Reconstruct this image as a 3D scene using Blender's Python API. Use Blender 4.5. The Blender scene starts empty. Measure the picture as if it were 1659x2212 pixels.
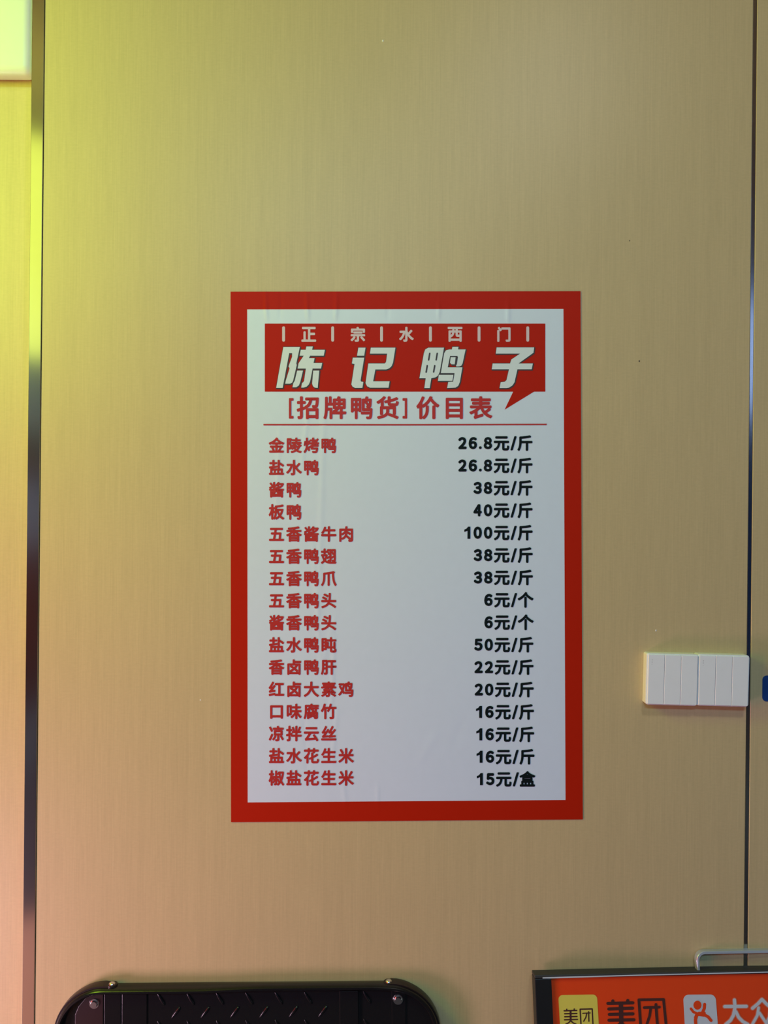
import bpy, bmesh, math, random
from mathutils import Matrix, Vector
random.seed(4)
S = bpy.context.scene
C = S.collection

# ------------------------------------------------------------------ camera
F, DIST, ZC = 1650.0, 1.30, 1.585            # focal length in px, distance to the wall, camera height
TH = math.atan(.00995)                        # slight roll of the hand-held camera
CT, ST = math.cos(TH), math.sin(TH)
cam_d = bpy.data.cameras.new('camera')
cam_d.sensor_fit = 'VERTICAL'; cam_d.sensor_height = 36.0; cam_d.lens = 36.0 * F / 2212
cam_d.clip_start = 0.02
cam = bpy.data.objects.new('camera', cam_d); C.objects.link(cam)
cam.matrix_world = Matrix(((CT, -ST, 0, 0), (0, 0, -1, -DIST), (ST, CT, 0, ZC), (0, 0, 0, 1)))
S.camera = cam

# ------------------------------------------------------------------ exposure, world, lights
S.view_settings.view_transform = 'Standard'
S.view_settings.look = 'None'
S.view_settings.gamma = 1.0
S.view_settings.exposure = 0.0
S.view_settings.use_curve_mapping = False
W = bpy.data.worlds.new('world'); S.world = W; W.use_nodes = True
W.node_tree.nodes['Background'].inputs[0].default_value = (0.42, 0.58, 1.0, 1)
W.node_tree.nodes['Background'].inputs[1].default_value = 1.3


def area(name, loc, target, sx, sy, color, power, spread=180):
    d = bpy.data.lights.new(name, 'AREA'); d.shape = 'RECTANGLE'; d.size = sx; d.size_y = sy
    d.color = color; d.energy = power; d.spread = math.radians(spread)
    o = bpy.data.objects.new(name, d); C.objects.link(o); o.location = loc
    o.rotation_euler = (Vector(target) - Vector(loc)).to_track_quat('-Z', 'Y').to_euler()
    return o


def lamp(name, loc, target, sx, sy, power, rgb):
    k = max(rgb); area(name, loc, target, sx, sy, [c / k for c in rgb], power * k)


lamp('ceiling_lamp', (0.55, -1.55, 3.18), (0.55, -1.2, 1.0), 0.22, 0.22, 10, (0.95, 0.95, 0.95))
lamp('ceiling_lamp', (-0.4, -3.0, 3.18), (-0.4, -2.6, 0.0), 1.2, 0.6, 40, (0.58, 1.28, 1.92))
lamp('green_lamp', (-1.35, -0.65, 2.3), (-0.45, 0.0, 2.1), 0.3, 0.6, 5, (1.46, 2.68, 0.12))
lamp('green_strip_reflection_light', (-1.08, -0.70, 2.29), (-0.6, 0.0, 2.1), 0.50, 0.58, 0.9, (1.25, 1.45, 0.16))  # added weak lamp, placed to be mirrored as the left strip's green glow
lamp('pink_lamp', (-1.45, -0.70, 0.35), (-0.45, 0.0, 0.6), 0.3, 0.5, 5, (2.9, 1.8, 2.45))
lamp('red_strip_reflection_light', (-1.08, -0.75, 0.24), (-0.6, 0.0, 0.4), 0.45, 0.40, 0.3, (1.0, 0.40, 0.25))  # added weak lamp giving the foot of the left strip its salmon reflection
lamp('orange_lamp', (-1.85, -1.15, 1.35), (0.0, 0.0, 1.3), 0.7, 1.0, 8, (1.5, 0.10, 0.05))
lamp('added_ceiling_wash', (-1.35, -1.5, 2.8), (-1.30, -1.5, 3.2), 0.5, 0.5, 3, (0.9, 1.0, 0.2))  # added: washes the unseen ceiling green for the left strip to reflect
lamp('low_counter_lamp', (1.9, -1.7, 0.3), (0.4, 0.0, 0.9), 0.18, 0.18, 5, (0.14, 0.18, 0.20))


# ------------------------------------------------------------------ small helpers
def wall_pt(px, py, y=0.0):
    """point of the plane at depth y that stands at a measured place of the wall"""
    u, v, s = px - 829.5, py - 1106.0, (DIST + y) / F
    return Vector(((u * CT + v * ST) * s, y, ZC + (-v * CT + u * ST) * s))


def plane_hit(px, py, frame, c):
    """the same on the local plane y = c of a tilted thing; gives local (x, z)"""
    u, v = px - 829.5, py - 1106.0
    inv = frame.inverted()
    o = inv @ Vector((0, -DIST, ZC))
    r = inv.to_3x3() @ Vector(((u * CT + v * ST) / F, 1, (-v * CT + u * ST) / F))
    t = (c - o.y) / r.y
    return (o + r * t).x, (o + r * t).z


def link(name, me, mats, parent=None):
    o = bpy.data.objects.new(name, me); C.objects.link(o)
    for m in (mats if isinstance(mats, (list, tuple)) else [mats]):
        if m.name not in [x.name for x in me.materials if x]: me.materials.append(m)
    if parent: o.parent = parent
    return o


def from_bm(name, bm, mats, parent=None, smooth=False, ang=35):
    bmesh.ops.recalc_face_normals(bm, faces=bm.faces)
    me = bpy.data.meshes.new(name); bm.to_mesh(me); bm.free()
    if smooth:
        for p in me.polygons: p.use_smooth = True
        me.set_sharp_from_angle(angle=math.radians(ang))
    return link(name, me, mats, parent)


def raw(name, vs, fs, mats, parent=None):
    me = bpy.data.meshes.new(name); me.from_pydata([tuple(v) for v in vs], [], fs); me.update()
    return link(name, me, mats, parent)


def box_bm(x0, x1, y0, y1, z0, z1, bev=0.0, seg=2):
    bm = bmesh.new()
    bmesh.ops.create_cube(bm, size=1)
    bmesh.ops.scale(bm, vec=(x1 - x0, y1 - y0, z1 - z0), verts=bm.verts)
    bmesh.ops.translate(bm, vec=((x0 + x1) / 2, (y0 + y1) / 2, (z0 + z1) / 2), verts=bm.verts)
    if bev:
        bmesh.ops.bevel(bm, geom=list(bm.edges), offset=bev, segments=seg, affect='EDGES', profile=0.5)
    return bm


def box(name, x0, x1, y0, y1, z0, z1, mat, parent=None, bev=0.0, seg=2):
    return from_bm(name, box_bm(x0, x1, y0, y1, z0, z1, bev, seg), mat, parent)


def rrect(x0, x1, z0, z1, r, n=8):
    pts = []
    for cx, cz, a0 in ((x1 - r, z1 - r, 0), (x0 + r, z1 - r, 90), (x0 + r, z0 + r, 180), (x1 - r, z0 + r, 270)):
        for k in range(n + 1):
            a = math.radians(a0 + 90 * k / n)
            pts.append((cx + r * math.cos(a), cz + r * math.sin(a)))
    return pts


def prism_bm(pts, y0, y1, bev=0.0, seg=2):
    """closed outline in x,z pushed from y0 (front) to y1 (back)"""
    bm = bmesh.new()
    a = [bm.verts.new((x, y0, z)) for x, z in pts]
    b = [bm.verts.new((x, y1, z)) for x, z in pts]
    f = bm.faces.new(a); bm.faces.new(b[::-1])
    n = len(pts)
    for i in range(n): bm.faces.new((a[i], b[i], b[(i + 1) % n], a[(i + 1) % n]))
    if bev:
        bmesh.ops.bevel(bm, geom=list(f.edges), offset=bev, segments=seg, affect='EDGES', profile=0.5)
    return bm


def thing(name, label, cat, loc=(0, 0, 0), group=None):
    o = bpy.data.objects.new(name, None); C.objects.link(o); o.location = loc
    o.empty_display_size = 0.05
    o['label'] = label; o['category'] = cat; o['kind'] = 'thing'
    if group: o['group'] = group
    return o


def structure(o):
    o['kind'] = 'structure'
    return o


# ------------------------------------------------------------------ materials
def mat(name, col, rough=0.5, metal=0.0, spec=0.5, coat=0.0, bump=None):
    m = bpy.data.materials.new(name); m.use_nodes = True
    nt = m.node_tree; b = nt.nodes['Principled BSDF']
    b.inputs['Base Color'].default_value = (*col, 1); b.inputs['Roughness'].default_value = rough
    b.inputs['Metallic'].default_value = metal; b.inputs['Specular IOR Level'].default_value = spec
    b.inputs['Coat Weight'].default_value = coat
    tc = nt.nodes.new('ShaderNodeTexCoord'); n = nt.nodes.new('ShaderNodeTexNoise')
    nt.links.new(tc.outputs['Object'], n.inputs['Vector'])
    n.inputs['Scale'].default_value = (bump or (60, 0.0))[0]; n.inputs['Detail'].default_value = 4
    mx = nt.nodes.new('ShaderNodeMixRGB'); mx.blend_type = 'MULTIPLY'; mx.inputs[0].default_value = 0.04
    mx.inputs[1].default_value = (*col, 1); nt.links.new(n.outputs['Fac'], mx.inputs[2])
    nt.links.new(mx.outputs[0], b.inputs['Base Color'])
    if bump and bump[1]:
        bp = nt.nodes.new('ShaderNodeBump'); bp.inputs['Strength'].default_value = bump[1]; bp.inputs['Distance'].default_value = 0.001
        nt.links.new(n.outputs['Fac'], bp.inputs['Height']); nt.links.new(bp.outputs[0], b.inputs['Normal'])
    return m


def wall_mat():
    """laminate board with a fine vertical silk grain"""
    m = bpy.data.materials.new('grained_laminate'); m.use_nodes = True
    nt = m.node_tree; N = nt.nodes.new; L = nt.links.new
    b = nt.nodes['Principled BSDF']; b.inputs['Roughness'].default_value = 0.42; b.inputs['Specular IOR Level'].default_value = 0.4
    tc = N('ShaderNodeTexCoord')

    def noise(scale3, sc, det, rough=.55):
        mp = N('ShaderNodeMapping'); mp.inputs['Scale'].default_value = scale3; L(tc.outputs['Object'], mp.inputs[0])
        n = N('ShaderNodeTexNoise'); n.inputs['Scale'].default_value = sc; n.inputs['Detail'].default_value = det
        n.inputs['Roughness'].default_value = rough; L(mp.outputs[0], n.inputs['Vector']); return n.outputs['Fac']

    def rng(x, a, b_, c, d):
        r = N('ShaderNodeMapRange'); L(x, r.inputs[0])
        for i, v in enumerate((a, b_, c, d)): r.inputs[i + 1].default_value = v
        return r.outputs[0]

    def mul(x, y):
        k = N('ShaderNodeMath'); k.operation = 'MULTIPLY'; L(x, k.inputs[0]); L(y, k.inputs[1]); return k.outputs[0]

    fine = noise((1, 1, 0.03), 420, 3)
    streak = noise((1, 1, 0.012), 70, 4, .7)
    cross = noise((0.35, 1, 1), 330, 2)
    cloud = noise((1, 1, 1), 2.2, 2)
    g = mul(mul(rng(fine, .3, .7, .96, 1.04), rng(streak, .3, .7, .97, 1.03)), mul(rng(cross, .3, .7, .975, 1.025), rng(cloud, .3, .7, .98, 1.02)))
    vm = N('ShaderNodeVectorMath'); vm.operation = 'SCALE'; vm.inputs[0].default_value = (0.60, 0.455, 0.235)
    L(g, vm.inputs['Scale']); L(vm.outputs[0], b.inputs['Base Color'])
    bp = N('ShaderNodeBump'); bp.inputs['Strength'].default_value = 0.12; bp.inputs['Distance'].default_value = 0.0006
    L(fine, bp.inputs['Height']); L(bp.outputs[0], b.inputs['Normal'])
    return m


M = dict(
    wall=wall_mat(),
    steel=mat('polished_steel', (0.66, 0.65, 0.63), 0.15, 1.0),
    seam=mat('olive_seam', (0.26, 0.22, 0.12), 0.6),
    paper=mat('white_poster_paper', (0.72, 0.80, 0.92), 0.38, spec=0.45),
    red=mat('red_poster_ink', (0.50, 0.016, 0.003), 0.50, spec=0.1),
    ink_red=mat('red_lettering_ink', (0.52, 0.030, 0.024), 0.5, spec=0.3),
    ink_black=mat('black_lettering_ink', (0.004, 0.009, 0.010), 0.6, spec=0.15),
    ink_pink=mat('off_white_lettering_ink', (0.74, 0.58, 0.60), 0.45),
    ink_white=mat('white_lettering_ink', (0.74, 0.80, 0.82), 0.45),
    ink_edge=mat('dark_lettering_outline', (0.045, 0.030, 0.025), 0.5),
    plastic=mat('white_switch_plastic', (0.93, 0.92, 0.91), 0.35),
    cream=mat('cream_switch_box_plastic', (0.86, 0.83, 0.62), 0.4),
    slit=mat('grey_slit', (0.36, 0.35, 0.35), 0.6),
    blue=mat('blue_vinyl', (0.003, 0.05, 0.22), 0.4),
    white=mat('white_enamel', (0.84, 0.85, 0.80), 0.35),
    black=mat('black_gloss_plastic', (0.008, 0.008, 0.009), 0.22, spec=0.5, bump=(90, 0.15)),
    rubber=mat('dark_rubber_strip', (0.018, 0.010, 0.010), 0.35),
    brown=mat('dark_brown_plate', (0.022, 0.008, 0.008), 0.35),
    rivet=mat('zinc_rivet', (0.75, 0.75, 0.74), 0.25, 1.0),
    frame=mat('black_aluminium', (0.010, 0.010, 0.011), 0.42, bump=(120, 0.2)),
    dust=mat('dusty_black_aluminium', (0.035, 0.033, 0.032), 0.6, bump=(150, 0.3)),
    sheet=mat('orange_red_print', (0.84, 0.065, 0.010), 0.5, spec=0.2),
    sheet_halo=mat('pale_print_halo', (0.80, 0.22, 0.13), 0.42),
    yellow=mat('yellow_print', (0.80, 0.66, 0.10), 0.42),
    brownink=mat('dark_brown_print', (0.075, 0.022, 0.018), 0.42),
    tagwhite=mat('white_print', (0.62, 0.64, 0.70), 0.42),
    bar=mat('silver_painted_bar', (0.52, 0.56, 0.64), 0.32, 0.4),
    floor=mat('dark_floor_tile', (0.06, 0.036, 0.028), 0.35),
    ceil=mat('ceiling_board', (0.36, 0.29, 0.20), 0.8),
    room=mat('brown_room_paint', (0.20, 0.13, 0.10), 0.7),
    navy=mat('navy_door_panel', (0.03, 0.10, 0.34), 0.5),
    dark_band=mat('dark_brown_wall_band', (0.045, 0.022, 0.014), 0.5),
    greyband=mat('grey_wall_band', (0.34, 0.33, 0.33), 0.6),
    tan=mat('tan_wall_band', (0.50, 0.36, 0.26), 0.6),
    glue=mat('pale_glue_trace', (0.66, 0.55, 0.36), 0.4),
    speck=mat('white_paint_fleck', (0.85, 0.82, 0.72), 0.5),
    speck_dark=mat('dark_fleck', (0.10, 0.07, 0.04), 0.5),
)
gm = bpy.data.materials.new('window_glass'); gm.use_nodes = True
gb = gm.node_tree.nodes['Principled BSDF']; gb.inputs['Transmission Weight'].default_value = 1.0
gb.inputs['Roughness'].default_value = 0.0; gb.inputs['IOR'].default_value = 1.45; gb.inputs['Base Color'].default_value = (.92, .96, 1, 1)
M['glass'] = gm

# ------------------------------------------------------------------ the room
X0, X1, YF, ZT = -2.2, 3.2, -4.0, 3.20
xl = wall_pt(59.5, 1106).x; xt = wall_pt(85.5, 1106).x           # steel edge strip left of the big board
xr0 = wall_pt(1616.3, 1106).x; xr1 = wall_pt(1625.2, 1106).x      # steel joint strip right of it
REC = 0.034
wb = structure(raw('wall_back', [(X0, .075, 0), (X1, .075, 0), (X1, .075, ZT), (X0, .075, ZT), (X0, .15, 0), (X1, .15, 0), (X1, .15, ZT), (X0, .15, ZT)],
                   [(0, 1, 2, 3), (5, 4, 7, 6), (0, 4, 5, 1), (1, 5, 6, 2), (2, 6, 7, 3), (3, 7, 4, 0)], M['room']))
box('panel', X0 + .002, xl - .0005, REC, REC + .012, .002, ZT - .002, M['wall'], wb)
box('panel', xt + .0006, xr0, 0.0, 0.012, .002, ZT - .002, M['wall'], wb, bev=.0006, seg=1)
box('panel', xr1, X1 - .002, 0.0, 0.012, .002, ZT - .002, M['wall'], wb, bev=.0006, seg=1)
box('backing_board', xt - .002, X1 - .002, 0.0125, 0.0745, .002, ZT - .002, M['seam'], wb)
# small flecks and a glue trace on the board
for px, py, r, mm in ((827, 88, .0016, 'speck'), (1417, 1362, .0013, 'speck'), (1381, 780, .0013, 'speck_dark'), (433, 1512, .0011, 'speck'), (1360, 520, .0009, 'speck_dark')):
    p = wall_pt(px, py)
    bm = bmesh.new(); bmesh.ops.create_uvsphere(bm, u_segments=8, v_segments=5, radius=r)
    bmesh.ops.scale(bm, vec=(1, .25, 1.3), verts=bm.verts); bmesh.ops.translate(bm, vec=p, verts=bm.verts)
    from_bm('fleck', bm, M[mm], wb, True)

# left edge strip: a polished angle, thin side return into the recess
bm = box_bm(xl, xt, -.0016, .0, .002, ZT - .002, .0006, 2)
t1 = structure(from_bm('trim_1', bm, M['steel']))
box('side_return', xl, xl + .0016, .0002, REC - .0005, .003, ZT - .003, M['steel'], t1)
# right joint strip lies between the boards, a little sunk
bm = box_bm(xr0 + .0004, xr1 - .0004, .0008, .0030, .002, ZT - .002, .0004, 1)
structure(from_bm('trim_2', bm, M['steel']))

structure(box('floor', X0, X1, YF, .075, -.05, 0, M['floor']))
structure(box('ceiling', X0, X1, YF, .075, ZT, ZT + .05, M['ceil']))
structure(box('wall_left', X0 - .1, X0, YF, .15, 0, ZT, M['room']))
structure(box('wall_right', X1, X1 + .1, YF, .15, 0, ZT, M['room']))
wl = bpy.data.objects['wall_left']  # unseen boards below are invented colour bands for the left strip to reflect
box('dark_reflection_band', X0 + .0005, X0 + .015, -3.95, -.05, .001, 1.35, M['dark_band'], wl)
box('foot_reflection_band', X0 + .0155, X0 + .028, -3.95, -.05, .001, .34, M['greyband'], wl)
box('grey_reflection_band', X0 + .0005, X0 + .012, -3.95, -.05, 1.3505, 1.76, M['greyband'], wl)
box('rail', X0 + .0005, X0 + .020, -3.95, -.05, 1.7605, 2.06, M['dark_band'], wl)
box('upper_reflection_band', X0 + .0005, X0 + .010, -3.95, -.05, 2.0605, 3.195, M['tan'], wl)
# the shop front opposite: solid below and beside, a glazed band above
wf = structure(box('wall_front', X0 - .1, X1 + .1, YF - .12, YF - .001, -.05, 0.4, M['room']))
box('pier', X0 - .1, 1.2, YF - .12, YF - .001, .4005, ZT + .05, M['room'], wf)
box('pier', 3.0, X1 + .1, YF - .12, YF - .001, .4005, ZT + .05, M['room'], wf)
box('lintel', 1.2005, 2.9995, YF - .12, YF - .001, 3.14, ZT + .05, M['room'], wf)
structure(box('door_1', 1.2005, 2.9995, YF - .09, YF - .04, .4005, 2.25, M['navy']))
wn = structure(from_bm('window_1', box_bm(1.201, 2.999, YF - .10, YF - .02, 2.2505, 2.30), M['frame']))
box('window_rail', 1.201, 2.999, YF - .10, YF - .02, 3.10, 3.139, M['frame'], wn)
for a in (1.201, 2.06, 2.949): box('window_post', a, a + .05, YF - .10, YF - .02, 2.3005, 3.0995, M['frame'], wn)
for a, b in ((1.2515, 2.0595), (2.1105, 2.9485)): box('pane', a, b, YF - .064, YF - .056, 2.3005, 3.0995, M['glass'], wn)

# ------------------------------------------------------------------ white unit hung high in the recess, left of the steel strip
zb = wall_pt(30, 181, REC).z
un = thing('wall_unit', 'white box-shaped unit high up in the corner left of the steel strip', 'wall unit', (xl - .3, REC, zb))
bm = box_bm(-.62 + .3, .3 - .0015, -.0335, -.0005, 0, .42, .015, 5)
from_bm('housing', bm, M['white'], un, True)
box('mounting_plate', -.25, .2, -.0004, 0, .05, .35, M['slit'], un)

# ------------------------------------------------------------------ glyphs
_cache = {}


def glyph(ch):
    """outline of one character in em units, from Blender's built-in typeface"""
    if ch not in _cache:
        cu = bpy.data.curves.new('glyph', 'FONT'); cu.body = ch; cu.resolution_u = 4
        o = bpy.data.objects.new('glyph', cu); C.objects.link(o)
        bpy.context.view_layer.update()
        me = o.evaluated_get(bpy.context.evaluated_depsgraph_get()).to_mesh()
        vs = [(v.co.x, v.co.y) for v in me.vertices]; fs = [tuple(p.vertices) for p in me.polygons]
        o.evaluated_get(bpy.context.evaluated_depsgraph_get()).to_mesh_clear()
        bpy.data.objects.remove(o); bpy.data.curves.remove(cu)
        _cache[ch] = (vs, fs)
    return _cache[ch]


class Ink:
    """flat print laid on a surface; collects shapes in the surface's own measured coordinates"""
    def __init__(s): s.v = []; s.f = []; s.k = 0

    def add(s, vs, fs):
        b = len(s.v); s.k += 1
        e = 4e-6 * (s.k % 24)
        s.v += [(x, y, e) for x, y in vs]; s.f += [tuple(b + i for i in f) for f in fs]

    def glyph(s, ch, box_, weight=0.0):
        """ink box in px: x0, x1, y0, y1"""
        vs, fs = glyph(ch)
        a0 = min(v[0] for v in vs); a1 = max(v[0] for v in vs); b0 = min(v[1] for v in vs); b1 = max(v[1] for v in vs)
        x0, x1, y0, y1 = box_; w = weight
        sx = (x1 - x0 - 2 * w) / (a1 - a0); sy = (y1 - y0 - 2 * w) / (b1 - b0)
        pts = [(x0 + w + (x - a0) * sx, y1 - w - (y - b0) * sy) for x, y in vs]
        offs = [(0, 0)] + ([(w * math.cos(k * math.pi / 4), w * math.sin(k * math.pi / 4)) for k in range(8)] if w else [])
        for dx, dy in offs: s.add([(x + dx, y + dy) for x, y in pts], fs)

    def em(s, ch, cx, cy, size, weight=0.0):
        vs, fs = glyph(ch)
        offs = [(0, 0)] + ([(weight * math.cos(k * math.pi / 4), weight * math.sin(k * math.pi / 4)) for k in range(8)] if weight else [])
        pts = [(cx + (x - .5) * size, cy - (y - .38) * size) for x, y in vs]
        for dx, dy in offs: s.add([(x + dx, y + dy) for x, y in pts], fs)

    def poly(s, pts): s.add(pts, [tuple(range(len(pts)))])

    def rect(s, x0, x1, y0, y1): s.poly([(x0, y0), (x1, y0), (x1, y1), (x0, y1)])

    def disc(s, cx, cy, rx, ry=None, n=20):
        ry = ry or rx
        s.poly([(cx + rx * math.cos(2 * math.pi * k / n), cy + ry * math.sin(2 * math.pi * k / n)) for k in range(n)])

    def stroke(s, pts, w, round_=True):
        for (ax, ay), (bx, by) in zip(pts, pts[1:]):
            l = math.hypot(bx - ax, by - ay) or 1; nx, ny = -(by - ay) / l * w / 2, (bx - ax) / l * w / 2
            s.poly([(ax + nx, ay + ny), (bx + nx, by + ny), (bx - nx, by - ny), (ax - nx, ay - ny)])
        for i, (x, y) in enumerate(pts):
            if round_ or 0 < i < len(pts) - 1: s.disc(x, y, w / 2, n=14)

    def build(s, name, m, parent, place):
        """place(px, py, lift) gives the vertex; print faces are turned to the front (-y)"""
        vs = [place(x, y, e) for x, y, e in s.v]
        bm = bmesh.new(); bv = [bm.verts.new(v) for v in vs]
        for f in s.f:
            try: fc = bm.faces.new([bv[i] for i in f])
            except ValueError: continue
        bm.normal_update()
        bmesh.ops.triangulate(bm, faces=[f for f in bm.faces if len(f.verts) > 4])
        bm.normal_update()
        for f in bm.faces:
            if f.normal.y > 0: f.normal_flip()
        me = bpy.data.meshes.new(name); bm.to_mesh(me); bm.free()
        return link(name, me, m, parent)


# ------------------------------------------------------------------ the price poster
base = wall_pt(878, 1773)
poster = thing('price_poster', 'tall red-bordered white price list poster stuck on the beige board', 'poster', (base.x, 0, base.z))
CREASE = [  # x at y0, y0, x at y1, y1, half width px, height mm
    (575, 668, 582, 760, 3.0, .42), (606, 668, 600, 760, 2.5, -.3), (664, 668, 676, 800, 3.5, .42), (672, 840, 652, 1000, 4, .34), (726, 668, 720, 760, 4, .42),
    (838, 668, 838, 720, 3, -.35), (948, 668, 946, 760, 3, .38), (1098, 668, 1096, 730, 4, .35), (604, 930, 596, 1120, 4, .22),
    (700, 880, 688, 1320, 6, .30), (676, 1180, 692, 1420, 4, .22), (722, 1340, 700, 1420, 5, .28), (722, 1380, 716, 1520, 4, .34), (728, 1540, 718, 1640, 4, .30),
    (658, 1560, 664, 1660, 4, -.22), (742, 1700, 746, 1734, 4, .3), (816, 1705, 816, 1736, 3, .3), (940, 1590, 910, 1640, 8, .2), (985, 1600, 1000, 1560, 8, -.15)]


def relief(px, py):
    h = 0.0
    if 566 < px < 1184 and 692 < py < 852: return 0.0
    for x0, y0, x1, y1, w, a in CREASE:
        if y1 < y0: x0, y0, x1, y1 = x1, y1, x0, y0
        if y0 - 20 < py < y1 + 20:
            t = (py - y0) / (y1 - y0)
            d = (px - (x0 + (x1 - x0) * t)) / w; k = 2.0 if y0 < 700 else 1.4
            if abs(d) < 4:
                end = 1.0
                if py < y0 and y0 > 680: end = math.exp(-((y0 - py) / 9) ** 2)
                if py > y1: end = math.exp(-((py - y1) / 9) ** 2)
                h += k * a * math.exp(-d * d) * end
    return h * .001


def on_poster(px, py, lift=0.0, off=.0005):
    p = wall_pt(px, py)
    y = -(0.0011 + off + max(-.00035, relief(px, py)) + lift)
    q = wall_pt(px, py, y)      # stands at its measured place on the sheet
    return (q.x - base.x, y, q.z - base.z)


def sheet_x(v, side):  # left and right edge in px at height v (0 top, 1 bottom)
    return 498 + v if side == 0 else 1254 + 5 * v


def sheet_build():
    # grid lines: denser where the creases are, exact at the inner white rectangle
    xs = [0, .018, .0475] + [.0475 + (.951 - .0475) * k / 200 for k in range(1, 200)] + [.951, .975, 1]
    ys = [0, .016, .0335] + [.0335 + (.9630 - .0335) * k / 130 for k in range(1, 130)] + [.9630, .98, 1]
    nx = len(xs); vs = []; fs = []; mi = []
    for v in ys:
        for u in xs:
            xa, xb = 498 + v, 1254 + 5 * v
            px = xa + (xb - xa) * u
            ya, yb = 630 - u, 1776 - 6 * u
            vs.append(on_poster(px, ya + (yb - ya) * v, 0, 0))
    for j in range(len(ys) - 1):
        for i in range(nx - 1):
            a = j * nx + i
            fs.append((a, a + nx, a + nx + 1, a + 1))
            inside = xs[i] >= .0474 and xs[i + 1] <= .9511 and ys[j] >= .0334 and ys[j + 1] <= .9631
            mi.append(0 if inside else 1)
    me = bpy.data.meshes.new('printed_sheet'); me.from_pydata(vs, [], fs); me.update()
    me.materials.append(M['paper']); me.materials.append(M['red'])
    for p, k in zip(me.polygons, mi): p.material_index = k; p.use_smooth = True
    return link('printed_sheet', me, [], poster)


sheet_build()
film = [(498.8, 631), (1253.2, 630.2), (1257.8, 1769), (499.8, 1774.8)]
fv = [wall_pt(x, y, -d) - Vector((base.x, 0, base.z)) for d in (.0006, .0001) for x, y in film]
raw('backing_film', fv, [(0, 1, 2, 3), (7, 6, 5, 4), (0, 4, 5, 1), (1, 5, 6, 2), (2, 6, 7, 3), (3, 7, 4, 0)], M['paper'], poster)

# red title banner with its speech tail
ink = Ink()
nseg = 202
for j in range(nseg):
    a, b = 572 + 606 * j / nseg, 572 + 606 * (j + 1) / nseg
    for r in range(20):
        y0 = 699 + 147 * r / 20; y1 = 699 + 147 * (r + 1) / 20
        ink.v += [(a, y0, 0), (b, y0, 0), (b, y1, 0), (a, y1, 0)]
        n = len(ink.v); ink.f.append((n - 4, n - 3, n - 2, n - 1))
ink.v += [(1108.6, 845.8, 0), (1154, 845.8, 0), (1090, 885, 0)]; n = len(ink.v); ink.f.append((n - 3, n - 2, n - 1))
ink.build('title_banner', M['red'], poster, lambda x, y, e: on_poster(x, y, e, .00022))
ink = Ink(); ink.poly([(569, 915.6), (875, 915.9), (1181, 915.2), (1181, 918.2), (875, 919.0), (569, 918.8)])
ink.build('divider_line', M['ink_red'], poster, on_poster)

for ch, x0, x1 in (('正', 651, 683), ('宗', 757, 789), ('水', 862, 894), ('西', 967, 999), ('门', 1074, 1103)):
    ink = Ink(); ink.glyph(ch, (x0, x1, 706, 738.5), 1.25)
    ink.build('small_heading_character', M['ink_pink'], poster, on_poster)
for x in (612.6, 718.6, 824.2, 929.8, 1034.8, 1140):
    ink = Ink(); ink.stroke([(x, 708), (x, 735)], 6.2)
    ink.build('divider_bar', M['ink_pink'], poster, on_poster)

T1 = [  # title characters, outlines in enlarged crop units
    (560, [[(270, 360), (370, 360), (370, 430), (335, 430), (262, 818), (190, 818)],
           [(368, 360), (455, 360), (415, 545), (420, 562), (380, 735), (368, 760), (345, 772), (290, 772), (298, 735), (340, 600), (328, 578), (368, 470)],
           [(528, 355), (600, 355), (592, 392), (735, 392), (722, 458), (570, 458), (556, 485), (620, 485), (608, 540), (705, 540), (692, 602), (430, 602), (440, 545), (498, 458), (452, 458), (465, 392), (520, 392)],
           [(524, 590), (600, 590), (570, 745), (555, 780), (530, 805), (500, 815), (470, 815), (478, 765), (492, 755), (502, 740)],
           [(425, 625), (490, 625), (460, 750), (445, 790), (415, 812), (372, 812), (382, 765), (397, 740)],
           [(605, 625), (672, 625), (655, 818), (620, 815), (602, 800), (592, 770)],
           [(1110, 368), (1190, 368), (1175, 458), (1095, 458)],
           [(1048, 480), (1175, 480), (1135, 735), (1140, 748), (1166, 752), (1155, 818), (1072, 818), (1045, 805), (1032, 780), (1067, 550), (1038, 545)],
           [(1250, 368), (1525, 368), (1498, 535), (1482, 575), (1455, 600), (1420, 612), (1300, 612), (1275, 745), (1460, 745), (1448, 816), (1240, 816), (1208, 800), (1190, 765), (1222, 545), (1405, 545), (1420, 530), (1432, 435), (1240, 435)]]),
    (880, [[(235, 368), (410, 368), (362, 640), (342, 682), (310, 703), (268, 710), (250, 820), (190, 820), (205, 710), (135, 710), (185, 430), (200, 388)],
           [(505, 358), (572, 358), (568, 388), (652, 388), (618, 545), (605, 568), (585, 578), (548, 580), (545, 560), (562, 460), (478, 460), (452, 588), (616, 588), (588, 750), (570, 795), (540, 815), (445, 820), (458, 752), (495, 750), (512, 738), (528, 652), (375, 652), (412, 430), (432, 398), (470, 388), (498, 388)],
           [(485, 475), (540, 475), (530, 555), (495, 555), (478, 538)],
           [(352, 672), (515, 672), (505, 740), (342, 740)],
           [(1000, 365), (1420, 365), (1412, 425), (1245, 545), (1405, 545), (1392, 610), (1232, 610), (1200, 755), (1178, 790), (1140, 815), (1110, 820), (1032, 820), (1045, 755), (1090, 750), (1110, 732), (1138, 610), (945, 610), (955, 545), (1150, 545), (1165, 500), (1262, 435), (990, 435)]])]
KX = 5.184


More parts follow.
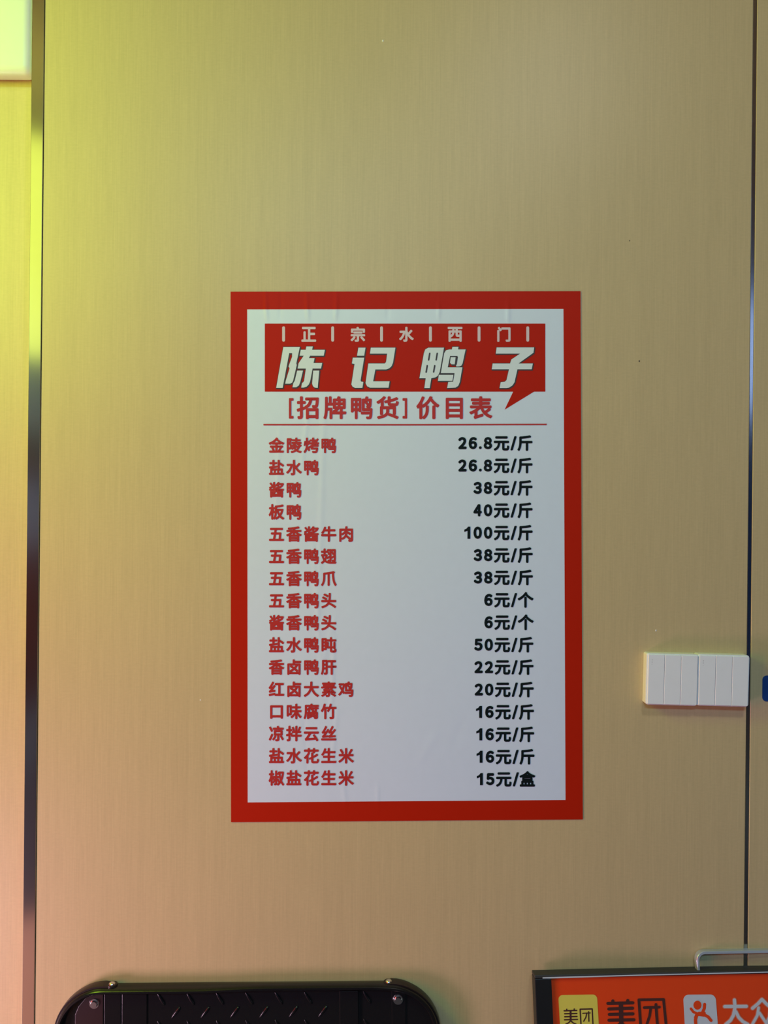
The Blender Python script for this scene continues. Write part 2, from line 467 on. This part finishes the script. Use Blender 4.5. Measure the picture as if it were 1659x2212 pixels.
def grow(pts, d):
    """outline pushed outward by d"""
    n = len(pts); area_ = sum(pts[i][0] * pts[(i + 1) % n][1] - pts[(i + 1) % n][0] * pts[i][1] for i in range(n))
    sg = 1 if area_ > 0 else -1; out = []
    for i in range(n):
        p0, p1, p2 = pts[i - 1], pts[i], pts[(i + 1) % n]
        def nrm(a, b):
            l = math.hypot(b[0] - a[0], b[1] - a[1]) or 1
            return (sg * (b[1] - a[1]) / l, -sg * (b[0] - a[0]) / l)
        n1, n2 = nrm(p0, p1), nrm(p1, p2)
        bx, by = n1[0] + n2[0], n1[1] + n2[1]; k = max(.6, (bx * bx + by * by) / 2)
        out.append((p1[0] + d * bx / k, p1[1] + d * by / k))
    return out


CHARS = [(560, range(0, 6), []), (560, range(6, 9), []), (880, range(0, 4), [((250, 432), (238, 505)), ((334, 432), (322, 505)), ((222, 570), (210, 642)), ((306, 570), (294, 640))]), (880, range(4, 5), [])]
for ox, idx, slots in CHARS:
    polys = dict(T1)[ox]; edge, face = Ink(), Ink()
    for q in idx:
        pts = polys[q]
        face.poly([(ox + x / KX, 680 + y / KX) for x, y in pts])
        g = grow(pts, 6)
        for dx, dy in ((1, 1), (7, 9)): edge.poly([(ox + (x + dx) / KX, 680 + (y + dy) / KX) for x, y in g])
    ch = face.build('title_character', M['ink_white'], poster, lambda x, y, e: on_poster(x, y, e, .00060))
    edge.build('shadow_outline', M['ink_edge'], ch, lambda x, y, e: on_poster(x, y, e, .00045))
    if slots:
        sl = Ink()
        for ln in ([(414, 392), (366, 655)], [(366, 661), (522, 661), (508, 745), (348, 745)], [(548, 560), (562, 470)]): sl.stroke([(ox + x / KX, 680 + y / KX) for x, y in ln], 1.7, False)
        for a, b in slots: sl.stroke([(ox + a[0] / KX, 680 + a[1] / KX), (ox + b[0] / KX, 680 + b[1] / KX)], 3.3)
        sl.build('counter_slot', M['ink_edge'], ch, lambda x, y, e: on_poster(x, y, e, .00075))

ink = Ink()
for ch, cx in (('招', 666), ('牌', 723.5), ('鸭', 781), ('货', 837.5), ('价', 924), ('目', 981.5), ('表', 1038.5)):
    ink.em(ch, cx, 880.7, 50.5, 1.45)
ink.glyph('[', (624, 634, 860, 904), .9); ink.glyph(']', (869.5, 879.5, 860, 904), .9)
ink.build('heading_text', M['ink_red'], poster, on_poster)

ITEMS = ['金陵烤鸭', '盐水鸭', '酱鸭', '板鸭', '五香酱牛肉', '五香鸭翅', '五香鸭爪', '五香鸭头', '酱香鸭头', '盐水鸭盹', '香卤鸭肝', '红卤大素鸡', '口味腐竹', '凉拌云丝', '盐水花生米', '椒盐花生米']
PRICES = ['26.8元/斤', '26.8元/斤', '38元/斤', '40元/斤', '100元/斤', '38元/斤', '38元/斤', '6元/个', '6元/个', '50元/斤', '22元/斤', '20元/斤', '16元/斤', '16元/斤', '16元/斤', '15元/盒']
for i, (nm, pr) in enumerate(zip(ITEMS, PRICES)):
    ink = Ink(); cy = 962 + 47.9 * i
    for k, ch in enumerate(nm): ink.em(ch, 597.2 + 37.6 * k, cy, 34.0, 1.15)
    ink.build('item_name_text', M['ink_red'], poster, on_poster)
    ink = Ink(); cy = 957 + 48.4 * i; dx = 5.0 * (i / 15.0) ** 2
    x = 1150.5 + dx
    for ch in reversed(pr):
        if ch in '斤个盒元':
            ink.em(ch, x - 16.4, cy - (.3 if ch == '元' else 0), 34.3, 1.3); x -= 34.5
            if ch == '元': x -= 2.0
        elif ch == '/':
            ink.glyph(ch, (x - 13.5, x, cy - 14.8, cy + 15.8), 1.2); x -= 16.5
        elif ch == '.':
            ink.glyph(ch, (x - 6.2, x, cy + 6.8, cy + 13), .6); x -= 10.2
        elif ch == '1':
            ink.poly([(x - 2.6, cy - 12.9), (x - 2.6, cy + 13), (x - 8.8, cy + 13), (x - 8.8, cy - 4.2), (x - 15.6, cy - 1.6), (x - 15.6, cy - 6.6), (x - 11.0, cy - 8.6), (x - 7.6, cy - 12.9)]); x -= 22.4
        else:
            ink.glyph(chr(0xFF10 + int(ch)), (x - 18.2, x, cy - 13, cy + 13.2), 1.75); x -= 22.4
    ink.build('price_text', M['ink_black'], poster, on_poster)

# ------------------------------------------------------------------ two surface-mounted switches
def switch(px0, px1, py0, py1, label):
    """px box of the front plate at its depth"""
    a = wall_pt(px0, py0, -.020); b = wall_pt(px1, py1, -.020)
    cx, cz = (a.x + b.x) / 2, (a.z + b.z) / 2; w = .0862
    e = thing('light_switch', label, 'light switch', (cx, 0, cz), 'white wall switches')
    e.rotation_euler = (0, math.radians(1.0), 0)
    h = w / 2
    from_bm('back_box', prism_bm(rrect(-h + .0002, h - .0002, -h + .0002, h - .0002, .003, 4), -.0125, -.0001), M['cream'], e)
    from_bm('face_plate', prism_bm(rrect(-h, h, -h, h, .0035, 6), -.0175, -.0128, .0010), M['plastic'], e)
    rw = (w - .0030) / 3
    for k in range(3):
        x0 = -h + .0015 + rw * k
        r = from_bm('rocker', prism_bm(rrect(x0 + .00022, x0 + rw - .00022, -h + .0015, h - .0015, .0012, 3), -.0200, -.0176, .0006, 1), M['plastic'], e)
        if k == 0:
            for j in range(3):
                bm = bmesh.new(); bmesh.ops.create_circle(bm, cap_ends=True, segments=10, radius=.00065 if j < 2 else .00045)
                bmesh.ops.rotate(bm, matrix=Matrix.Rotation(math.pi / 2, 3, 'X'), verts=bm.verts)
                bmesh.ops.translate(bm, vec=(x0 + .0066 - .0002 * j, -.02006, h - .0105 - .0036 * j), verts=bm.verts)
                from_bm('indicator_dot', bm, M['slit'], r)
    return e


switch(1398.5, 1507.5, 1413, 1524.5, 'left one of the two white three-key wall switches right of the poster')
switch(1509.0, 1618.0, 1415, 1526.5, 'right-hand white three-key wall switch overlapping the dark joint strip')

# ------------------------------------------------------------------ blue sticker on the right-hand board
a = wall_pt(1646.8, 1459); b = wall_pt(1752, 1516)
bm = prism_bm([(x - a.x, z - b.z) for x, z in rrect(a.x, b.x, b.z, a.z, .0075)], -.0009, -.0001)
o = from_bm('blue_sticker', bm, M['blue']); o.location = (a.x, 0, b.z)
o['label'] = 'blue rounded sticker at the edge of the photo right of the switches'; o['category'] = 'sticker'; o['kind'] = 'thing'

# ------------------------------------------------------------------ black platform-trolley deck stood on end
def frame_at(px, py, y, yaw, tilt, roll, drop):
    """upright frame whose origin sits at the foot; the measured point px,py,y lies at local height drop"""
    R = Matrix.Rotation(math.radians(yaw), 4, 'Z') @ Matrix.Rotation(math.radians(tilt), 4, 'X') @ Matrix.Rotation(math.radians(roll), 4, 'Y')
    p = wall_pt(px, py, y)
    return Matrix.Translation(p - (R.to_3x3() @ Vector((0, 0, drop)))) @ R


H = .802
TF = frame_at(535, 2119, -.002, 0, -2.0, -1.05, H)
tro = thing('platform_trolley', 'black plastic trolley deck with tread pattern standing on end at lower left', 'trolley')
tro.matrix_world = TF
xa, _ = plane_hit(117, 2205, TF, -.018); xb, _ = plane_hit(949, 2205, TF, -.018)
R0 = .080


def ring(d, y, n=14):
    """rounded outline of the deck, d inward"""
    pts = rrect(xa + d, xb - d, 0 + d, H - d, R0 - d, n)
    out = []
    for x, z in pts: out.append((x, y, z))
    return out


def bulge(x, z, y):
    t = (x - xa) / (xb - xa)
    if z > H - .03 and y < -.015 and .1 < t < .93:
        k = min(1, max(0, (t - .38) / .15)) * min(1, max(0, (.93 - t) / .1))
        return .0035 * k
    return 0.0


def lofted(rings, close_first=False, close_last=False):
    bm = bmesh.new(); rs = []
    for r in rings: rs.append([bm.verts.new(p) for p in r])
    n = len(rs[0])
    for a, b in zip(rs, rs[1:]):
        for i in range(n): bm.faces.new((a[i], a[(i + 1) % n], b[(i + 1) % n], b[i]))
    if close_first: bm.faces.new(rs[0][::-1])
    if close_last: bm.faces.new(rs[-1])
    return bm


def dense_ring(d, y):
    pts = ring(d, y); out = []
    n = len(pts)
    for i in range(n):
        p, q = Vector(pts[i]), Vector(pts[(i + 1) % n]); out.append(p)
        L = (q - p).length
        if L > .05:
            m = 30
            for k in range(1, m): out.append(p + (q - p) * (k / m))
    return [(p.x, p.y, p.z + bulge(p.x, p.z, p.y)) for p in out]


PROF = [(.001, -.0005), (0, -.003), (0, -.0165), (.0010, -.0205), (.0034, -.0230), (.0062, -.0232), (.0082, -.0215), (.0092, -.0180), (.0098, -.0120), (.0102, -.0085)]
deck = from_bm('deck', lofted([dense_ring(d, y) for d, y in PROF], True, True), M['black'], tro, True)
TP = -.0085   # recessed face of the deck


def tx(px, py=2175, y=TP): return plane_hit(px, py, TF, y)[0]


def plate(name, p0, p1, y, m, z0=.03, z1=H - .011, parent=deck, bev=.0008):
    return box(name, tx(p0), tx(p1), y, TP + .0003, z0, z1, m, parent, bev=bev, seg=2)


ba, bb, bt = tx(163), tx(224), H - .0115
from_bm('corner_bracket', prism_bm([(ba, .03), (bb, .03), (bb, bt), (ba + .036, bt), (ba + .018, bt - .008), (ba + .006, bt - .022), (ba, bt - .036)], -.0105, TP + .0003, .0008), M['brown'], deck)
plate('flat_panel', 226, 262, -.0112, M['black'])
plate('flat_panel', 264, 318, -.0104, M['black'])
plate('rib', 734, 774, -.0125, M['black'])
plate('corner_bracket', 846, 876, -.0105, M['black'])


def lug_mesh():
    bm = bmesh.new(); bmesh.ops.create_uvsphere(bm, u_segments=10, v_segments=6, radius=1)
    bmesh.ops.rotate(bm, matrix=Matrix.Rotation(math.pi / 2, 3, 'Y'), verts=bm.verts)
    for v in bm.verts:
        x, y, z = v.co
        k = .55 + .45 * (x + 1) / 2
        v.co = Vector((x * .0125, y * .0030 * k, z * .0036 * k))
    me = bpy.data.meshes.new('tread_lug'); bm.to_mesh(me); bm.free()
    for p in me.polygons: p.use_smooth = True
    me.materials.append(M['black']); return me


LM = lug_mesh()


def lug(x, z, ang):
    o = bpy.data.objects.new('tread_lug', LM); C.objects.link(o); o.parent = deck
    o.location = (x, TP, z); o.rotation_euler = (0, -math.radians(ang), 0)


_, zr = plane_hit(485, 2157, TF, TP)
pit = tx(484) - tx(420.5)
xa_row = [tx(p) for p in (348, 411.5, 475, 538.5, 602, 665.5)]
for r in range(15):
    z = zr - r * pit * .46 * 2
    for x in xa_row: lug(x, z, -58)
    lug(tx(793), z, -58)
    for x in xa_row: lug(x + pit * .5, z - pit * .46, 52)
for px, py in ((203, 2169), (860, 2160)):
    x, z = plane_hit(px, py, TF, -.012)
    bm = bmesh.new()
    for rad, y0, y1 in ((.0098, -.0085, -.0118), (.0062, -.0118, -.0150)):
        r = bmesh.ops.create_cone(bm, cap_ends=True, segments=24, radius1=rad, radius2=rad * .82, depth=abs(y1 - y0))
        bmesh.ops.rotate(bm, matrix=Matrix.Rotation(math.pi / 2, 3, 'X'), verts=r['verts'])
        bmesh.ops.translate(bm, vec=(x, (y0 + y1) / 2, z), verts=r['verts'])
    from_bm('bolt', bm, M['rivet'], tro, True)


def strap(side):
    """rubber strip wrapped round an upper corner, its end held by a rivet on the top edge"""
    cx = xa + R0 if side < 0 else xb - R0; cz = H - R0
    px = 243 if side < 0 else 846
    ex = tx(px, 2125)
    if side > 0: ex = min(ex, cx - .004)
    pts = []
    z = .05
    xs = xa if side < 0 else xb
    for k in range(6): pts.append((xs, cz - .55 + k * .11, side, 0.0))
    for k in range(1, 15):
        a = math.pi / 2 * k / 14
        pts.append((cx + side * R0 * math.cos(a), cz + R0 * math.sin(a), side * math.cos(a), math.sin(a)))
    n0 = len(pts)
    for k in range(1, 7):
        pts.append((cx + (ex - cx) * k / 6, H, 0.0, 1.0))
    bm = bmesh.new(); rows = []
    for i, (x, z, nx, nz) in enumerate(pts):
        lift = .0028 + (.0016 if n0 - 5 < i < n0 + 3 else 0) * math.sin((i - n0 + 5) / 8 * math.pi)
        hw = .0085; mid = -.0095
        t0, t1 = 0.0, lift
        pr = [(mid - hw, -.0002), (mid - hw, t1 * .75), (mid - hw * .6, t1), (mid + hw * .6, t1), (mid + hw, t1 * .75), (mid + hw, -.0002)]
        rows.append([bm.verts.new((x + nx * h, y, z + nz * h)) for y, h in pr])
    for a, b in zip(rows, rows[1:]):
        for i in range(6): bm.faces.new((a[i], a[(i + 1) % 6], b[(i + 1) % 6], b[i]))
    bm.faces.new(rows[0]); bm.faces.new(rows[-1][::-1])
    # rounded end lobe
    r = bmesh.ops.create_cone(bm, cap_ends=True, segments=24, radius1=.0092, radius2=.0085, depth=.0030)
    bmesh.ops.translate(bm, vec=(ex, -.0098, H + .0015), verts=r['verts'])
    s = from_bm('edge_guard', bm, M['rubber'], tro, True)
    bm = bmesh.new(); bmesh.ops.create_uvsphere(bm, u_segments=16, v_segments=8, radius=.0056)
    bmesh.ops.scale(bm, vec=(1, 1, .55), verts=bm.verts)
    bmesh.ops.translate(bm, vec=(ex, -.0105, H + .0034), verts=bm.verts)
    from_bm('rivet', bm, M['rivet'], s, True)


strap(-1); strap(1)

# ------------------------------------------------------------------ framed orange-red advertising board, leaning back on the wall
SH = .80
SF = frame_at(1191, 2112, -.027, 1.51, -10.93, -.796, SH)
sg = thing('advertising_board', 'black framed orange-red board with logos and a silver handle, leaning at lower right', 'sign')
sg.matrix_world = SF


def sp(px, py, c=0.0): return plane_hit(px, py, SF, c)


xo = sp(1154.5, 2150, .004)[0]; xi = sp(1191, 2140, 0)[0]; zt = sp(1191, 2112)[1]
zo = sp(1300, 2105, -.004)[1]; WR = xo + .71
fr_b = .0185; fr_f = -.0045


def frame_bar(name, x0, x1, z0, z1, m=M['frame']):
    return box(name, x0, x1, fr_f, fr_b, z0, z1, m, sg, bev=.0012, seg=2)


frame_bar('side_rail', xo, xi, .0, zo - .0045)
frame_bar('side_rail', WR - (xi - xo), WR, .0, zo - .0045)
frame_bar('top_rail', xo, WR, zo - .0042, zo + .0012, M['dust'])
frame_bar('bottom_rail', xi + .0002, WR - (xi - xo) - .0002, .0, .022)
box('back_panel', xi - .004 + .005, WR - (xi - xo) - .001, .004, .016, .0225, zo - .0046, M['frame'], sg)
paper = box('printed_sheet', xi + .0002, WR - (xi - xo) - .0002, -.0002, .0035, .0225, zt - .0004, M['sheet'], sg)


def on_sign(x, y, e, c=-.0004):
    lx, lz = sp(x, y, c - e); return (lx, c - e, lz)


ink = Ink(); ink.poly([(1172, 2111.0), (1400, 2104.8), (1660, 2098.6), (1660, 2101.0), (1400, 2107.2), (1191, 2113.6), (1172, 2113.8)])
ink.build('white_margin', M['tagwhite'], sg, lambda x, y, e: on_sign(x, y, e, -.0049))
A4 = lambda pts: [(1140 + x / 6.38, 2060 + y / 6.38) for x, y in pts]
A5 = lambda pts: [(1400 + x / 6.405, 2020 + y / 6.405) for x, y in pts]


def skew_rrect(ink, x0, x1, y0, y1, r, k0, k1, slope=-.018):
    """rounded tag whose sides follow the leaning board"""
    for_pts = rrect(0, x1 - x0, -(y1 - y0), 0, r, 6)
    out = []
    for x, z in for_pts:
        u = x / (x1 - x0); v = -z
        out.append((x0 + x + (k0 + (k1 - k0) * u) * v, y0 + v + slope * x))
    ink.poly(out)


def tag_print(name, m, fn, c=-.0006):
    ink = Ink(); fn(ink); return ink.build(name, m, sg, lambda x, y, e: on_sign(x, y, e, c))


tag_print('yellow_logo_tag', M['yellow'], lambda k: skew_rrect(k, 1206, 1289.5, 2149.6, 2232, 9.5, .055, .062), -.0005)
tag_print('white_logo_tag', M['tagwhite'], lambda k: skew_rrect(k, 1475.5, 1545.5, 2148.8, 2222, 12, .055, .08, -.012), -.0005)


def mei(k, bars, vert, dots, legs, w, wv):
    for pts in bars: k.stroke(A4(pts), w)
    k.stroke(A4(vert), wv, False)
    for pts in dots: k.stroke(A4(pts), w)
    for pts in legs: k.stroke(A4(pts), w)


def small_logo(k):
    mei(k, [[(502, 788), (675, 783)], [(508, 829), (676, 825)], [(510, 870), (678, 866)], [(507, 912), (685, 906)]], [(590, 785), (592, 935)],
        [[(537, 768), (537, 785)], [(640, 764), (640, 782)]], [[(592, 925), (560, 955), (520, 975)], [(592, 925), (625, 955), (665, 972)]], 3.0, 4.2)
    k.stroke(A4([(722, 766), (888, 762), (900, 1010), (735, 1015), (722, 766)]), 2.9)
    k.stroke(A4([(758, 822), (860, 817)]), 2.4); k.stroke(A4([(838, 800), (843, 932)]), 2.6); k.stroke(A4([(812, 830), (800, 880), (770, 932)]), 2.6)


def big_logo(k):
    mei(k, [[(1105, 686), (1447, 678)], [(1118, 763), (1443, 752)], [(1125, 838), (1448, 830)], [(1120, 918), (1462, 912)]], [(1283, 682), (1290, 980)],
        [[(1172, 652), (1172, 682)], [(1378, 646), (1378, 676)]], [[(1288, 960), (1230, 1000), (1130, 1040)], [(1288, 960), (1350, 1010), (1450, 1040)]], 7.0, 9.4)
    k.stroke(A5([(-128, 895), (213, 890), (250, 1260), (245, 1300), (-100, 1310), (-128, 895)]), 6.0)
    k.stroke(A5([(-55, 1003), (155, 996)]), 6.0); k.stroke(A5([(108, 960), (118, 1110), (130, 1250)]), 6.2); k.stroke(A5([(35, 1020), (20, 1120), (-20, 1240)]), 5.8)


tag_print('small_logo_text', M['brownink'], small_logo, -.0007)
tag_print('large_logo_text', M['brownink'], big_logo, -.0006)


def person(k):
    k.stroke(A5([(592, 1018), (625, 1062), (700, 1095)]), 5.6)
    k.stroke(A5([(782, 958), (778, 1010), (752, 1075)]), 6.8)
    k.poly(A5([(655, 1085), (700, 1060), (785, 1060), (800, 1075), (780, 1130), (700, 1120), (640, 1160), (632, 1140)]))
    k.stroke(A5([(765, 1095), (830, 1130), (872, 1182)]), 6.6)
    k.stroke(A5([(672, 1110), (655, 1170), (660, 1240)]), 7.2)


tag_print('emblem_figure', M['sheet'], person, -.0007)
tag_print('emblem_ring', M['tagwhite'], lambda k: k.disc(*A5([(684, 972)])[0], 10.4, 11.2), -.0009)
tag_print('emblem_head', M['sheet'], lambda k: k.disc(*A5([(683, 969)])[0], 8.8, 9.8), -.0011)


def name_text(k, w, wl):
    k.stroke(A5([(1060, 988), (1360, 985)]), w)
    k.stroke(A5([(1195, 897), (1203, 1000), (1180, 1110), (1140, 1180), (1075, 1235)]), w)
    k.stroke(A5([(1215, 1060), (1255, 1140), (1310, 1195), (1380, 1235)]), w)
    k.stroke(A5([(1445, 1012), (1520, 950), (1575, 890), (1640, 955), (1720, 1020)]), w)
    k.stroke(A5([(1528, 1005), (1512, 1110), (1445, 1230)]), wl); k.stroke(A5([(1540, 1075), (1590, 1150), (1640, 1225)]), wl)
    k.stroke(A5([(1690, 1030), (1680, 1130), (1630, 1230)]), wl); k.stroke(A5([(1700, 1075), (1750, 1160), (1800, 1225)]), wl)


tag_print('lettering_halo', M['sheet_halo'], lambda k: name_text(k, 10.2, 9.4), -.0005)
tag_print('white_lettering', M['tagwhite'], lambda k: name_text(k, 6.8, 5.8), -.0008)

# the handle: a flat bar bent up from the top rail
hx = sp(1510, 2090, 0)[0]; hz = zo + .0012; top = sp(1590, 2058, 0)[1]; hl = .165; rr = .013
path = [(hx, hz - .006)]
for k in range(9):
    a = math.pi - math.pi / 2 * k / 8; path.append((hx + rr + rr * math.cos(a), top - rr + rr * math.sin(a)))
for k in range(9):
    a = math.pi / 2 - math.pi / 2 * k / 8; path.append((hx + hl - rr + rr * math.cos(a), top - rr + rr * math.sin(a)))
path.append((hx + hl, hz - .006))
bm = bmesh.new(); rows = []
for i, (x, z) in enumerate(path):
    a = path[max(0, i - 1)]; b = path[min(len(path) - 1, i + 1)]
    dx, dz = b[0] - a[0], b[1] - a[1]; l = math.hypot(dx, dz); nx, nz = -dz / l, dx / l
    hw = .0024; y0, y1 = .0015, .0125; c = .0008
    pr = [(-hw, y0 + c), (-hw + c, y0), (hw - c, y0), (hw, y0 + c), (hw, y1 - c), (hw - c, y1), (-hw + c, y1), (-hw, y1 - c)]
    rows.append([bm.verts.new((x + nx * q, y, z + nz * q)) for q, y in pr])
for a, b in zip(rows, rows[1:]):
    for i in range(8): bm.faces.new((a[i], a[(i + 1) % 8], b[(i + 1) % 8], b[i]))
bm.faces.new(rows[0]); bm.faces.new(rows[-1][::-1])
from_bm('handle', bm, M['bar'], sg, True)
